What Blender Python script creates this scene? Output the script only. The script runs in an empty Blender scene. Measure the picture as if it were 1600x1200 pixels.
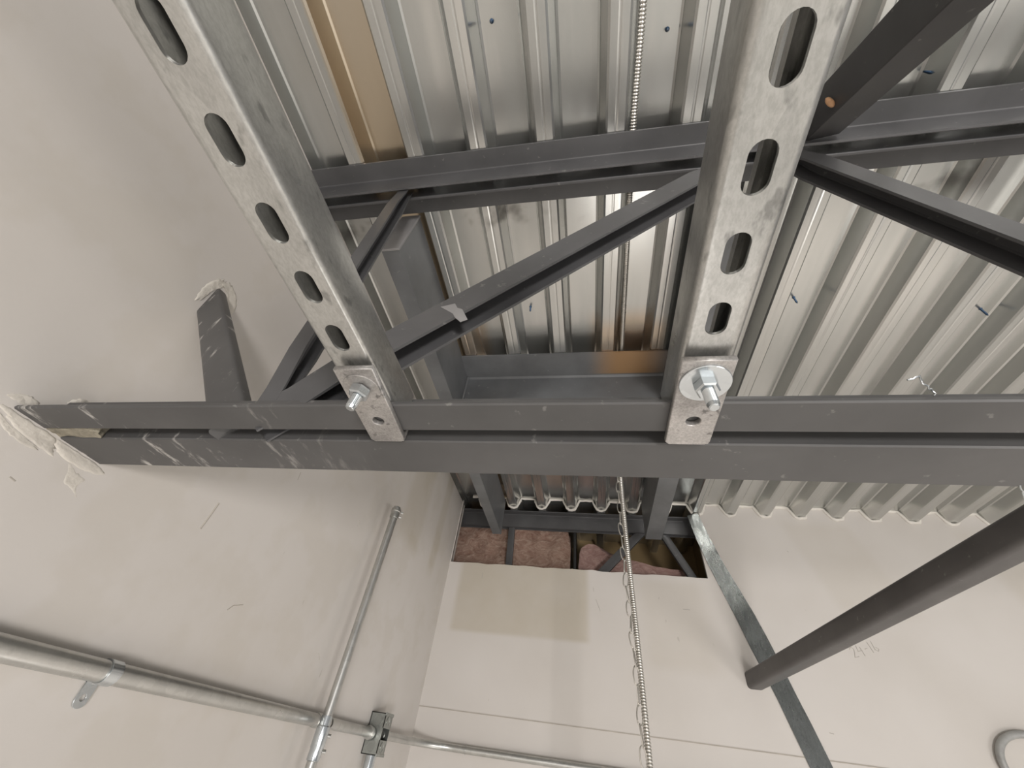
import bpy, bmesh, math, random
from mathutils import Vector, Matrix, noise
random.seed(7)
S = bpy.context.scene
C = S.collection

# ------------------------------------------------------------------ camera
cam_d = bpy.data.cameras.new('camera')
cam_d.sensor_width = 36.0
cam_d.lens = 36.0 * 626.56 / 1600.0
cam_d.clip_start = 0.01
cam = bpy.data.objects.new('camera', cam_d)
C.objects.link(cam)
RIGHT = Vector((0.98400255, 0.13779918, 0.11291756))
DOWN = Vector((-0.01579541, 0.69880329, -0.71513948))
FWD = Vector((-0.1774528, 0.70191549, 0.68980081))
m = Matrix.Identity(4)
for i in range(3):
    m[i][0] = RIGHT[i]; m[i][1] = -DOWN[i]; m[i][2] = -FWD[i]
cam.matrix_world = m
S.camera = cam

# ------------------------------------------------------------------ world, lamps, exposure
W = bpy.data.worlds.new('room_light'); S.world = W; W.use_nodes = True
bg = W.node_tree.nodes['Background']
bg.inputs[0].default_value = (1.0, 0.98, 0.955, 1); bg.inputs[1].default_value = 0.34

def area(name, loc, target, size, power, col):
    d = bpy.data.lights.new(name, 'AREA'); d.shape = 'SQUARE'; d.size = size; d.energy = power; d.color = col
    o = bpy.data.objects.new(name, d); C.objects.link(o); o.location = loc
    o.rotation_euler = (Vector(target) - Vector(loc)).to_track_quat('-Z', 'Y').to_euler()
    return o
area('work_lamp', (1.3, -2.9, -1.05), (-0.2, 1.2, 0.4), 0.65, 98, (1.0, 0.96, 0.93))
area('stand_lamp', (3.2, -1.6, -1.6), (-0.4, 1.0, 0.4), 1.2, 44, (1.0, 0.96, 0.93))
area('floor_lamp', (0.55, 1.55, -2.1), (0.3, 1.0, 1.0), 0.8, 5, (1.0, 0.955, 0.92))
area('floor_bounce_fill', (0.9, -2.4, -0.35), (0.9, -2.3, -3.0), 1.3, 62, (1.0, 0.96, 0.92))  # unseen pair of fill lights aimed down, added for bounce off the floor
area('floor_bounce_fill', (2.6, 0.4, -0.45), (2.3, 0.5, -3.0), 1.3, 52, (1.0, 0.96, 0.92))
S.view_settings.view_transform = 'Standard'
S.view_settings.look = 'None'
S.view_settings.gamma = 1.0
S.view_settings.use_curve_mapping = False
S.view_settings.exposure = -0.04

# ------------------------------------------------------------------ dimensions (metres, camera at the origin)
XW = -0.682          # left wall face
YB = 2.008           # back wall face
ZL, ZU = 1.036, 1.086  # deck lower and upper flats
PITCH, PH = 0.157, 0.0775
ZC = 0.2465          # underside of joist bottom chord
ZS = 0.2515          # underside of strut channels
XR = 3.4             # right end of what is built
YF = -1.6            # near end of what is built
ZF = -2.3            # floor

# ------------------------------------------------------------------ materials
def new_mat(name):
    mt = bpy.data.materials.new(name); mt.use_nodes = True
    nt = mt.node_tree
    return mt, nt, nt.nodes['Principled BSDF']
def nd(nt, typ, **kw):
    n = nt.nodes.new(typ)
    for k, v in kw.items():
        if k in n.inputs.keys(): n.inputs[k].default_value = v
        else: setattr(n, k, v)
    return n
def ramp(nt, src, stops):
    r = nt.nodes.new('ShaderNodeValToRGB')
    while len(r.color_ramp.elements) < len(stops): r.color_ramp.elements.new(0.5)
    for e, (p, c) in zip(r.color_ramp.elements, stops):
        e.position = p; e.color = c if len(c) == 4 else (*c, 1)
    nt.links.new(src, r.inputs[0])
    return r
def coords(nt, scale=(1, 1, 1)):
    t = nt.nodes.new('ShaderNodeTexCoord'); mp = nt.nodes.new('ShaderNodeMapping')
    mp.inputs['Scale'].default_value = scale
    nt.links.new(t.outputs['Object'], mp.inputs[0])
    return mp.outputs[0]
def ntex(nt, vec, scale, detail=3, rough=0.55):
    n = nd(nt, 'ShaderNodeTexNoise', Scale=scale, Detail=detail, Roughness=rough)
    nt.links.new(vec, n.inputs['Vector'])
    return n.outputs['Fac']
def mixc(nt, fac, a, b, mode='MIX'):
    n = nt.nodes.new('ShaderNodeMix'); n.data_type = 'RGBA'; n.blend_type = mode
    for sock, v in ((n.inputs[0], fac), (n.inputs[6], a), (n.inputs[7], b)):
        if hasattr(v, 'links'): nt.links.new(v, sock)
        elif isinstance(v, (int, float)): sock.default_value = v
        else: sock.default_value = (*v, 1) if len(v) == 3 else v
    return n.outputs[2]
def mth(nt, op, a, b=None, clamp=False):
    n = nt.nodes.new('ShaderNodeMath'); n.operation = op; n.use_clamp = clamp
    for i, v in enumerate((a, b)):
        if v is None: continue
        if hasattr(v, 'links'): nt.links.new(v, n.inputs[i])
        else: n.inputs[i].default_value = v
    return n.outputs[0]
def smooth(nt, v, a, b):
    n = nt.nodes.new('ShaderNodeMapRange'); n.interpolation_type = 'SMOOTHSTEP'
    nt.links.new(v, n.inputs[0]); n.inputs[1].default_value = a; n.inputs[2].default_value = b
    return n.outputs[0]
def bump(nt, b, h, strength, dist=0.002):
    n = nd(nt, 'ShaderNodeBump', Strength=strength, Distance=dist)
    nt.links.new(h, n.inputs['Height']); nt.links.new(n.outputs[0], b.inputs['Normal'])
def sep(nt, vec):
    s = nt.nodes.new('ShaderNodeSeparateXYZ'); nt.links.new(vec, s.inputs[0]); return s.outputs

def band(nt, v, a0, a1, e):
    return mth(nt, 'MULTIPLY', smooth(nt, v, a0 - e, a0 + e), mth(nt, 'SUBTRACT', 1.0, smooth(nt, v, a1 - e, a1 + e)))

def mat_galv(name, col, rough, metallic=0.95, dirt=0.5, stretch=(1, 1, 1), bumpy=0.08):
    mt, nt, b = new_mat(name)
    v = coords(nt, stretch)
    n1 = ntex(nt, v, 14, 4); n2 = ntex(nt, v, 90, 3)
    vor = nd(nt, 'ShaderNodeTexVoronoi', Scale=60); nt.links.new(v, vor.inputs['Vector'])
    c0 = tuple(c * (1 - 0.45 * dirt) for c in col)
    r = ramp(nt, n1, [(0.3, c0), (0.62, col)])
    sp = ramp(nt, vor.outputs['Color'], [(0.0, (0.9, 0.9, 0.9)), (1.0, (1.06, 1.06, 1.06))])
    c = mixc(nt, 1.0, r.outputs[0], sp.outputs[0], 'MULTIPLY')
    spots = ramp(nt, n2, [(0.29, (0.42, 0.42, 0.42)), (0.38, (1, 1, 1))])
    n3 = ntex(nt, v, 420, 3, 0.7)
    sm_ = ramp(nt, n3, [(0.36, (0.72, 0.72, 0.71)), (0.62, (1.08, 1.08, 1.08))])
    c = mixc(nt, 0.75 * dirt, c, mixc(nt, 1.0, c, sm_.outputs[0], 'MULTIPLY'))
    c = mixc(nt, dirt, c, mixc(nt, 1.0, c, spots.outputs[0], 'MULTIPLY'))
    nt.links.new(c, b.inputs['Base Color'])
    b.inputs['Metallic'].default_value = metallic
    rr = ramp(nt, n1, [(0.3, (rough * 1.25,) * 3), (0.7, (rough * 0.85,) * 3)])
    nt.links.new(rr.outputs[0], b.inputs['Roughness'])
    bump(nt, b, n2, bumpy, 0.001)
    return mt

def mat_deck():
    mt, nt, b = new_mat('galvanized_deck')
    v = coords(nt); x, y, z = sep(nt, v)
    vs = coords(nt, (5, 0.35, 5))
    n1 = ntex(nt, vs, 5, 3); n2 = ntex(nt, v, 5, 4)
    r = ramp(nt, n1, [(0.3, (0.53, 0.54, 0.525)), (0.7, (0.61, 0.61, 0.59))])
    c = r.outputs[0]
    # tan band along one rib near the left wall
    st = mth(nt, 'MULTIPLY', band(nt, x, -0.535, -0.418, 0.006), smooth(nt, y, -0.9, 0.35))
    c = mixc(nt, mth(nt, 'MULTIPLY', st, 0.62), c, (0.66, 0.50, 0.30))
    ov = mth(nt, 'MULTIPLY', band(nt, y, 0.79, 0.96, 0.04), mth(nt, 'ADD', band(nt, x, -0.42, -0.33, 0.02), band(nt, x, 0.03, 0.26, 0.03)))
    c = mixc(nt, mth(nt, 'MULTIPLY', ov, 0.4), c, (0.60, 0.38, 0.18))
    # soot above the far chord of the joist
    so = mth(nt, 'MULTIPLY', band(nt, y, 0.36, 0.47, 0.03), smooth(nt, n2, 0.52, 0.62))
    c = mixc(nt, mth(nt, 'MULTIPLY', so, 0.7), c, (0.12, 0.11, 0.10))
    nt.links.new(c, b.inputs['Base Color'])
    b.inputs['Metallic'].default_value = 0.9
    rr = ramp(nt, n1, [(0.3, (0.25,) * 3), (0.7, (0.19,) * 3)])
    nt.links.new(rr.outputs[0], b.inputs['Roughness'])
    bump(nt, b, ntex(nt, vs, 30, 2), 0.015, 0.001)
    return mt

def mat_steel(name, col, scuff=0.0, rough=0.42):
    mt, nt, b = new_mat(name)
    v = coords(nt); x, y, z = sep(nt, v)
    n1 = ntex(nt, v, 9, 4)
    c = ramp(nt, n1, [(0.3, tuple(k * 0.8 for k in col)), (0.7, tuple(k * 1.15 for k in col))]).outputs[0]
    n2 = ntex(nt, v, 70, 4)
    c = mixc(nt, mth(nt, 'MULTIPLY', smooth(nt, n2, 0.66, 0.74), 0.25), c, (0.4, 0.39, 0.37))
    if scuff:
        vs = coords(nt, (22, 6, 6)); vs.node.inputs['Rotation'].default_value = (0, 0, 0.75)
        s = smooth(nt, ntex(nt, vs, 1.7, 5, 0.65), 0.58, 0.68)
        near = mth(nt, 'SUBTRACT', 1.0, smooth(nt, x, -0.62, -0.18))
        c = mixc(nt, mth(nt, 'MULTIPLY', mth(nt, 'MULTIPLY', s, near), scuff), c, (0.55, 0.53, 0.50))
    nt.links.new(c, b.inputs['Base Color'])
    b.inputs['Roughness'].default_value = rough
    bump(nt, b, n2, 0.06, 0.001)
    return mt

def mat_wall(name, axis):
    mt, nt, b = new_mat(name)
    v = coords(nt); x, y, z = sep(nt, v)
    n1 = ntex(nt, v, 1.7, 3); n2 = ntex(nt, v, 7, 4); n3 = ntex(nt, v, 160, 3)
    base = ramp(nt, n1, [(0.35, (0.565, 0.532, 0.495)), (0.65, (0.615, 0.585, 0.555))]).outputs[0]
    patch_and_shadow = (0.47, 0.425, 0.35)  # shared by the board patches and the painted-in shadow bands
    if axis == 'back':
        p = mth(nt, 'MULTIPLY', band(nt, x, -0.615, 0.0, 0.018), band(nt, z, 0.425, 0.80, 0.012))
        p2 = mth(nt, 'MULTIPLY', band(nt, x, 0.23, 0.50, 0.05), band(nt, z, 0.36, 0.70, 0.03))
        # diagonal web shadows painted into the board colour on the right
        xx = mth(nt, 'ADD', x, mth(nt, 'MULTIPLY', z, 0.30))
        p3 = mth(nt, 'MULTIPLY', band(nt, xx, 1.22, 1.50, 0.03), band(nt, z, 0.62, 1.01, 0.03))
        p4 = mth(nt, 'MULTIPLY', band(nt, xx, 1.92, 2.30, 0.04), band(nt, z, 0.30, 1.0, 0.05))
        f = mth(nt, 'ADD', mth(nt, 'MULTIPLY', p, 0.85), mth(nt, 'MULTIPLY', p2, 0.30))
        f = mth(nt, 'ADD', f, mth(nt, 'ADD', mth(nt, 'MULTIPLY', p3, 0.25), mth(nt, 'MULTIPLY', p4, 0.35)), True)
    else:
        f = mth(nt, 'MULTIPLY', smooth(nt, n2, 0.45, 0.6), 0.2)
        p = mth(nt, 'MULTIPLY', mth(nt, 'ADD', band(nt, y, 1.35, 1.56, 0.03), band(nt, y, 1.72, 1.80, 0.02)), smooth(nt, z, 0.55, 0.62))
        f = mth(nt, 'ADD', f, mth(nt, 'MULTIPLY', p, 0.55), True)
    f = mth(nt, 'MULTIPLY', f, ramp(nt, n2, [(0.3, (0.75,) * 3), (0.6, (1,) * 3)]).outputs[0])
    c = mixc(nt, f, base, patch_and_shadow)
    # pencil ticks and scratches
    vs = coords(nt, (1, 1, 0.35))
    sc = mth(nt, 'MULTIPLY', smooth(nt, ntex(nt, vs, 34, 2), 0.765, 0.78), 0.4)
    c = mixc(nt, sc, c, (0.33, 0.30, 0.26))
    nt.links.new(c, b.inputs['Base Color'])
    b.inputs['Roughness'].default_value = 0.62
    bump(nt, b, n3, 0.10, 0.001)
    return mt

def mat_plain(name, col, rough=0.7, metallic=0.0, var=0.15, scale=30, bmp=0.2):
    mt, nt, b = new_mat(name)
    v = coords(nt); n1 = ntex(nt, v, scale, 4)
    c = ramp(nt, n1, [(0.3, tuple(k * (1 - var) for k in col)), (0.7, tuple(min(1, k * (1 + var)) for k in col))]).outputs[0]
    nt.links.new(c, b.inputs['Base Color'])
    b.inputs['Roughness'].default_value = rough; b.inputs['Metallic'].default_value = metallic
    bump(nt, b, ntex(nt, v, scale * 5, 3), bmp, 0.002)
    return mt

def mat_wool(name, lo, hi):
    mt, nt, b = new_mat(name)
    v = coords(nt, (0.8, 1, 1.3))
    n = nd(nt, 'ShaderNodeTexNoise', Scale=16, Detail=8, Roughness=0.72, Distortion=2.6); nt.links.new(v, n.inputs['Vector'])
    r = ramp(nt, n.outputs['Fac'], [(0.30, lo), (0.52, tuple((p + q) / 2 for p, q in zip(lo, hi))), (0.68, hi)])
    nt.links.new(r.outputs[0], b.inputs['Base Color']); b.inputs['Roughness'].default_value = 0.95
    bump(nt, b, n.outputs['Fac'], 0.9, 0.012)
    return mt
M = dict(
    strut=mat_galv('galvanized_strut', (0.57, 0.57, 0.55), 0.32, 0.86, 0.62, (1, 0.45, 1)),
    clamp=mat_galv('galvanized_clamp', (0.54, 0.52, 0.505), 0.42, 0.70, 1.0, bumpy=0.15),
    zinc=mat_galv('bright_zinc', (0.60, 0.635, 0.655), 0.20, 0.92, 0.1, bumpy=0.03),
    emt=mat_galv('conduit_zinc', (0.55, 0.55, 0.53), 0.32, 0.9, 0.15, (1, 1, 1), 0.02),
    boxz=mat_galv('dull_zinc', (0.40, 0.42, 0.40), 0.34, 0.9, 0.4, bumpy=0.1),
    cable=mat_galv('armour_zinc', (0.60, 0.58, 0.54), 0.30, 0.92, 0.2, bumpy=0.02),
    strap=mat_galv('galvanized_strap', (0.26, 0.275, 0.27), 0.26, 0.95, 1.0, (3, 3, 1), 0.2),
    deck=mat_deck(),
    steel=mat_steel('grey_primer_steel', (0.080, 0.080, 0.083), 0.0),
    chord=mat_steel('grey_primer_scuffed', (0.073, 0.072, 0.072), 0.8),
    bar=mat_steel('brown_black_steel', (0.085, 0.080, 0.078), 0.0, 0.45),
    frame=mat_steel('frame_primer', (0.125, 0.13, 0.135), 0.0, 0.4),
    cap=mat_steel('lit_plate_and_mark_grey', (0.24, 0.235, 0.235), 0.0, 0.5),  # lighter grey paints the end plates as if lit; also the paint mark
    black=mat_steel('charcoal_steel', (0.060, 0.059, 0.060), 0.0, 0.38),
    wall_l=mat_wall('painted_board_left', 'left'),
    wall_b=mat_wall('painted_board_back', 'back'),
    plaster=mat_plain('joint_compound', (0.575, 0.54, 0.485), 0.75, 0, 0.12, 25, 0.5),
    caulk=mat_plain('white_caulk', (0.70, 0.67, 0.62), 0.7, 0, 0.08, 40, 0.4),
    pink=mat_wool('pink_glass_wool', (0.25, 0.125, 0.09), (0.60, 0.45, 0.36)),
    pink2=mat_wool('pale_pink_glass_wool', (0.36, 0.20, 0.175), (0.60, 0.42, 0.37)),
    kraft=mat_plain('brown_board', (0.30, 0.21, 0.10), 0.6, 0, 0.15, 6, 0.1),
    floor=mat_plain('concrete', (0.52, 0.51, 0.49), 0.6, 0, 0.12, 4, 0.1),
    screw=mat_plain('blue_screw', (0.03, 0.06, 0.11), 0.3, 0.7, 0.2, 80, 0.1),
    dark=mat_plain('dark_rubber', (0.02, 0.02, 0.02), 0.6, 0, 0.2, 40, 0.1),
    orange=mat_plain('bare_wood', (0.62, 0.36, 0.20), 0.7, 0, 0.2, 90, 0.2),
    pencil=mat_plain('pencil_grey', (0.42, 0.39, 0.36), 0.8, 0, 0.1, 60, 0.1),
    seam=mat_plain('board_seam', (0.42, 0.385, 0.34), 0.8, 0, 0.1, 20, 0.1),
    groove=mat_plain('flex_conduit_grey', (0.36, 0.36, 0.35), 0.45, 0.3, 0.1, 60, 0.1),
)

# ------------------------------------------------------------------ mesh helpers
def tag(o, label=None, cat=None, group=None, kind=None):
    if label: o['label'] = label
    if cat: o['category'] = cat
    if group: o['group'] = group
    if kind: o['kind'] = kind
    return o
def empty(name, loc=(0, 0, 0)):
    o = bpy.data.objects.new(name, None); o.empty_display_size = 0.05; C.objects.link(o); o.location = loc
    return o
def link(name, me, mat, parent=None, smooth_angle=None):
    me.materials.clear(); me.materials.append(mat)
    o = bpy.data.objects.new(name, me); C.objects.link(o)
    if parent is not None:
        o.parent = parent
        o.matrix_parent_inverse = Matrix.Translation(parent.location).inverted() if parent.parent is None else Matrix.Identity(4)
    if smooth_angle is not None:
        for p in me.polygons: p.use_smooth = True
        if hasattr(me, 'set_sharp_from_angle'): me.set_sharp_from_angle(angle=math.radians(smooth_angle))
    return o
def mesh(name, verts, faces):
    me = bpy.data.meshes.new(name); me.from_pydata([tuple(v) for v in verts], [], faces); me.validate(); me.update()
    bm = bmesh.new(); bm.from_mesh(me); bmesh.ops.recalc_face_normals(bm, faces=bm.faces); bm.to_mesh(me); bm.free()
    return me
def box_me(name, a, b, bev=0.0):
    bm = bmesh.new(); bmesh.ops.create_cube(bm, size=1)
    for v in bm.verts:
        v.co = Vector([a[i] + (b[i] - a[i]) * (v.co[i] + 0.5) for i in range(3)])
    if bev: bmesh.ops.bevel(bm, geom=bm.edges[:], offset=bev, segments=2, profile=0.5, affect='EDGES')
    me = bpy.data.meshes.new(name); bm.to_mesh(me); bm.free()
    return me
def sweep(name, prof, frames, closed=True, caps=True):
    """prof: list of 2-D points; frames: list of (origin, ax, ay[, scale_u, scale_v]) along the path."""
    vs, fs = [], []
    n = len(prof)
    for fr in frames:
        o, ax, ay = Vector(fr[0]), Vector(fr[1]), Vector(fr[2])
        su = fr[3] if len(fr) > 3 else 1; sv = fr[4] if len(fr) > 4 else 1
        for u, w in prof: vs.append(o + ax * (u * su) + ay * (w * sv))
    for k in range(len(frames) - 1):
        for i in range(n if closed else n - 1):
            j = (i + 1) % n
            fs.append((k * n + i, k * n + j, (k + 1) * n + j, (k + 1) * n + i))
    if caps and closed:
        fs.append(tuple(range(n))); fs.append(tuple(range((len(frames) - 1) * n, len(frames) * n)))
    return mesh(name, vs, fs)
def angle_prof(a, b, t, r=None):
    """L profile: heel at origin, leg a along +u, leg b along +v, thickness t."""
    r = r or t * 0.6
    pts = [(t * 0.25, 0), (a - t * 0.3, 0), (a, t * 0.3), (a - t * 0.15, t)]
    for k in range(5):
        g = math.pi * 1.5 - k * math.pi / 8
        pts.append((t + r + r * math.cos(g) * 1.0, t + r + r * math.sin(g)))
    pts += [(t, b - t * 0.15), (t * 0.3, b), (0, b - t * 0.3), (0, t * 0.25)]
    return pts
def circ(r, n=16, ph=0):
    return [(r * math.cos(2 * math.pi * i / n + ph), r * math.sin(2 * math.pi * i / n + ph)) for i in range(n)]
def tube_frames(pts, radii=None):
    pts = [Vector(p) for p in pts]; fr = []
    up = None
    for i, p in enumerate(pts):
        t = (pts[min(i + 1, len(pts) - 1)] - pts[max(i - 1, 0)]).normalized()
        if up is None:
            up = Vector((0, 0, 1)) if abs(t.z) < 0.9 else Vector((0, 1, 0))
        ax = up.cross(t).normalized(); ay = t.cross(ax).normalized(); up = ay
        s = radii[i] if radii else 1
        fr.append((p, ax, ay, s, s))
    return fr
def tube(name, pts, r, mat, parent=None, n=16, radii=None):
    me = sweep(name, circ(r, n), tube_frames(pts, radii))
    return link(name, me, mat, parent, 40)
def lathe(name, p0, p1, prof, mat, parent=None, n=24, sm=35):
    """prof: (distance along axis, radius)."""
    p0, p1 = Vector(p0), Vector(p1); t = (p1 - p0).normalized()
    up = Vector((0, 0, 1)) if abs(t.z) < 0.9 else Vector((0, 1, 0))
    ax = up.cross(t).normalized(); ay = t.cross(ax)
    fr = [(p0 + t * d, ax, ay, r, r) for d, r in prof]
    return link(name, sweep(name, circ(1, n), fr), mat, parent, sm)
def flat2d(name, outer, holes, thick, bev=0.0):
    """Solid plate in the XY plane with holes, centred on z=0."""
    cu = bpy.data.curves.new(name, 'CURVE'); cu.dimensions = '2D'; cu.fill_mode = 'BOTH'
    cu.extrude = thick / 2 - bev; cu.bevel_depth = bev; cu.bevel_resolution = 1; cu.offset = -bev
    for pts in [outer] + holes:
        sp = cu.splines.new('POLY'); sp.points.add(len(pts) - 1); sp.use_cyclic_u = True
        for p, q in zip(sp.points, pts): p.co = (q[0], q[1], 0, 1)
    o = bpy.data.objects.new(name, cu); C.objects.link(o)
    dg = bpy.context.evaluated_depsgraph_get()
    me = bpy.data.meshes.new_from_object(o.evaluated_get(dg))
    bpy.data.objects.remove(o); bpy.data.curves.remove(cu)
    me.name = name
    return me
def xform(me, mat4):
    me.transform(mat4); me.update(); return me
def capsule(cx, cy, w, l, n=10):
    r = w / 2; h = l / 2 - r
    return [(cx + r * math.cos(math.pi * i / n), cy + h + r * math.sin(math.pi * i / n)) for i in range(n + 1)] + \
           [(cx - r * math.cos(math.pi * i / n), cy - h - r * math.sin(math.pi * i / n)) for i in range(n + 1)]
def join(name, mes):
    bm = bmesh.new()
    for me in mes:
        bm.from_mesh(me)
    out = bpy.data.meshes.new(name); bm.to_mesh(out); bm.free()
    for me in mes: bpy.data.meshes.remove(me)
    return out

# ------------------------------------------------------------------ the setting
tag(link('floor', box_me('floor', (XW - 0.1, YF - 3, ZF - 0.1), (XR + 2, YB + 0.1, ZF)), M['floor']), 'grey concrete floor far below the roof steel', 'floor', kind='structure')

# left wall: thick board
wl = tag(link('wall_left', box_me('wall_left', (XW - 0.14, YF - 3, ZF), (XW, YB + 0.05, ZU + 0.06)), M['wall_l']), 'pale beige painted board wall that the joist runs into', 'wall', kind='structure')

# back wall with the hole under the deck
OX1, OZ0 = 0.536, 0.722
def back_wall():
    o = [(XW, ZF), (XR, ZF), (XR, ZU + 0.05), (OX1 + 0.002, ZU + 0.05), (OX1, 1.0), (OX1 - 0.004, 0.86)]
    # slightly ragged cut edge of the hole
    o += [(OX1 + 0.0, OZ0)]
    rnd = random.Random(3)
    n = 26
    for i in range(1, n):
        x = OX1 + (XW + 0.006 - OX1) * i / n
        o.append((x, OZ0 + rnd.uniform(-0.003, 0.004)))
    o += [(XW + 0.004, OZ0), (XW + 0.004, ZU + 0.05), (XW, ZU + 0.05)]
    me = flat2d('wall_back', o, [], 0.016)
    return xform(me, Matrix.Translation((0, YB + 0.008, 0)) @ Matrix.Rotation(math.pi / 2, 4, 'X'))
wb = tag(link('wall_back', back_wall(), M['wall_b']), 'pale beige painted back wall with a hole under the deck', 'wall', kind='structure')

# deck: formed sheets, each a part of the ceiling
ceil = tag(empty('ceiling', (0, 0, ZL)), 'galvanized corrugated roof deck overhead', 'ceiling', kind='structure')
def deck_profile(k0, k1):
    """polyline in x,z from lower flat k0 centre to lower flat k1 centre."""
    pts = []
    lw, wb_ = 0.020, 0.0175
    for k in range(k0, k1 + 1):
        c = PH + PITCH * k
        seg = [(c - lw - wb_ - 0.0025, ZU), (c - lw - wb_ + 0.002, ZU - 0.003), (c - lw - 0.0025, ZL + 0.004), (c - lw + 0.002, ZL),
               (c - 0.0035, ZL), (c - 0.001, ZL + 0.0006), (c + 0.001, ZL + 0.0006), (c + 0.0035, ZL),
               (c + lw - 0.002, ZL), (c + lw + 0.0025, ZL + 0.004), (c + lw + wb_ - 0.002, ZU - 0.003), (c + lw + wb_ + 0.0025, ZU)]
        if k == k0: seg = seg[4:]
        if k == k1: seg = seg[:5]
        pts += seg
    return pts
def deck_sheet(k0, k1, y0, y1):
    pr = deck_profile(k0, k1)
    ys = [y0, y1]; vs, fs = [], []
    t = 0.0012
    for y in ys:
        for x, z in pr: vs.append((x, y, z))
        for x, z in pr: vs.append((x, y, z + t))
    n = len(pr); st = 2 * n
    for i in range(n - 1):
        fs.append((i, i + 1, st + i + 1, st + i))
        fs.append((n + i, st + n + i, st + n + i + 1, n + i + 1))
        fs.append((i, n + i, n + i + 1, i + 1)); fs.append((st + i, st + i + 1, st + n + i + 1, st + n + i))
    fs.append((0, st, st + n, n)); fs.append((n - 1, 2 * n - 1, st + 2 * n - 1, st + n - 1))
    return mesh('deck_panel', vs, fs)
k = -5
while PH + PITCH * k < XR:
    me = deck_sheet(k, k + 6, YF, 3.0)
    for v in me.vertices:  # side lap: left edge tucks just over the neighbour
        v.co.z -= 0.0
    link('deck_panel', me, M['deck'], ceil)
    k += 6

# white caulk bead left hanging along the deck profile over the hole
def caulk_bead():
    rnd = random.Random(5)
    pts = []
    for kk in range(-4, 4):
        c = PH + PITCH * kk
        for dx, z in ((-0.0785 + 0.0, ZU), (-0.058, ZU), (-0.042, ZU), (-0.0385, ZU - 0.012), (-0.031, ZU - 0.03), (-0.0215, ZL + 0.002), (-0.010, ZL - 0.004), (0.004, ZL - 0.004), (0.0205, ZL + 0.001), (0.031, ZU - 0.03), (0.0385, ZU - 0.012), (0.043, ZU), (0.06, ZU)):
            x = c + dx
            if XW + 0.004 < x < OX1: pts.append((x + rnd.uniform(-.0015, .0015), YB, z - 0.004 + rnd.uniform(-.002, .002)))
    rad = [rnd.uniform(0.75, 1.25) for _ in pts]
    me = sweep('caulk_bead', circ(0.006, 8), tube_frames(pts, rad))
    return me
cb = tag(link('caulk_bead', caulk_bead(), M['caulk'], None, 60), 'ragged white caulk bead following the deck flutes over the hole', 'caulk')
# caulk along the top of the wall to the right
def caulk_right():
    rnd = random.Random(9); pts = []
    for kk in range(3, 20):
        c = PH + PITCH * kk
        for dx, z in ((-0.0785, ZU), (-0.058, ZU), (-0.043, ZU), (-0.031, ZU - 0.028), (-0.0215, ZL + 0.002), (-0.010, ZL - 0.003), (0.008, ZL - 0.003), (0.0205, ZL + 0.001), (0.031, ZU - 0.028), (0.042, ZU), (0.06, ZU)):
            x = c + dx
            if OX1 + 0.005 < x < 2.6: pts.append((x, YB - 0.002, z - 0.003 + rnd.uniform(-.0025, .0025)))
    return sweep('caulk_bead', circ(0.0065, 8), tube_frames(pts, [rnd.uniform(0.8, 1.4) for _ in pts]))
tag(link('caulk_bead', caulk_right(), M['caulk'], None, 60), 'white caulk bead sealing the right part of the back wall to the deck', 'caulk')

# seam low on the back wall (horizontal board joint)
tag(link('trim_1', box_me('trim_1', (XW, YB - 0.0012, 0.145), (XR, YB + 0.002, 0.1485)), M['seam']), 'thin horizontal board joint low on the back wall', 'joint', kind='structure')

# ------------------------------------------------------------------ joists
def xbar(name, prof, x0, x1, mat, parent):
    """extrude profile given in (y,z) along X."""
    fr = [((x0, 0, 0), (0, 1, 0), (0, 0, 1)), ((x1, 0, 0), (0, 1, 0), (0, 0, 1))]
    return link(name, sweep(name, prof, fr), mat, parent, 30)
def L_at(heel, sy, sz, a, b, t):
    return [(heel[0] + sy * u, heel[1] + sz * v) for u, v in angle_prof(a, b, t)]
joist = tag(empty('bar_joist', (0.5, 0.326, ZC)), 'dark grey open-web steel joist crossing the frame, one end in the left wall', 'joist')
XE = XW - 0.09
xbar('bottom_chord_angle', L_at((0.3190, ZC), -1, 1, 0.0410, 0.041, 0.005), XE, XR, M['chord'], joist)
xbar('bottom_chord_angle', L_at((0.3385, ZC), 1, 1, 0.0635, 0.060, 0.006), XE, XR, M['chord'], joist)
xbar('top_chord_angle', L_at((0.313, ZL - 0.001), -1, -1, 0.0485, 0.075, 0.006), XE, XR, M['steel'], joist)
xbar('top_chord_angle', L_at((0.336, ZL - 0.001), 1, -1, 0.060, 0.062, 0.006), XE, XR, M['steel'], joist)

def web_angle(name, p0, p1, a, b, t, mat, parent, y_near, crimp=0.62, flip=1):
    """web folded to a U that opens downwards: near leg a, top b wide, far leg a."""
    p0 = Vector((p0[0], 0, p0[1])); p1 = Vector((p1[0], 0, p1[1]))
    d = (p1 - p0).normalized(); L = (p1 - p0).length
    nrm = Vector((-d.z, 0, d.x)) * flip
    prof = [(0.001, 0), (a, 0), (a, t), (t * 1.6, t), (t, t * 1.6), (t, b - t * 1.6), (t * 1.6, b - t), (a, b - t), (a, b), (0.001, b), (0, b - 0.001), (0, 0.001)]
    fr = []
    for q, cr in ((0, crimp), (0.05, crimp), (0.12, 1), (L - 0.12, 1), (L - 0.05, crimp), (L, crimp)):
        o = p0 + d * q + nrm * (a * 0.5) + Vector((0, y_near + (1 - cr) * b * 0.5, 0))
        fr.append((o, -nrm, Vector((0, 1, 0)), 1, cr))
    return link(name, sweep(name, prof, fr), mat, parent, 30)
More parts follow.
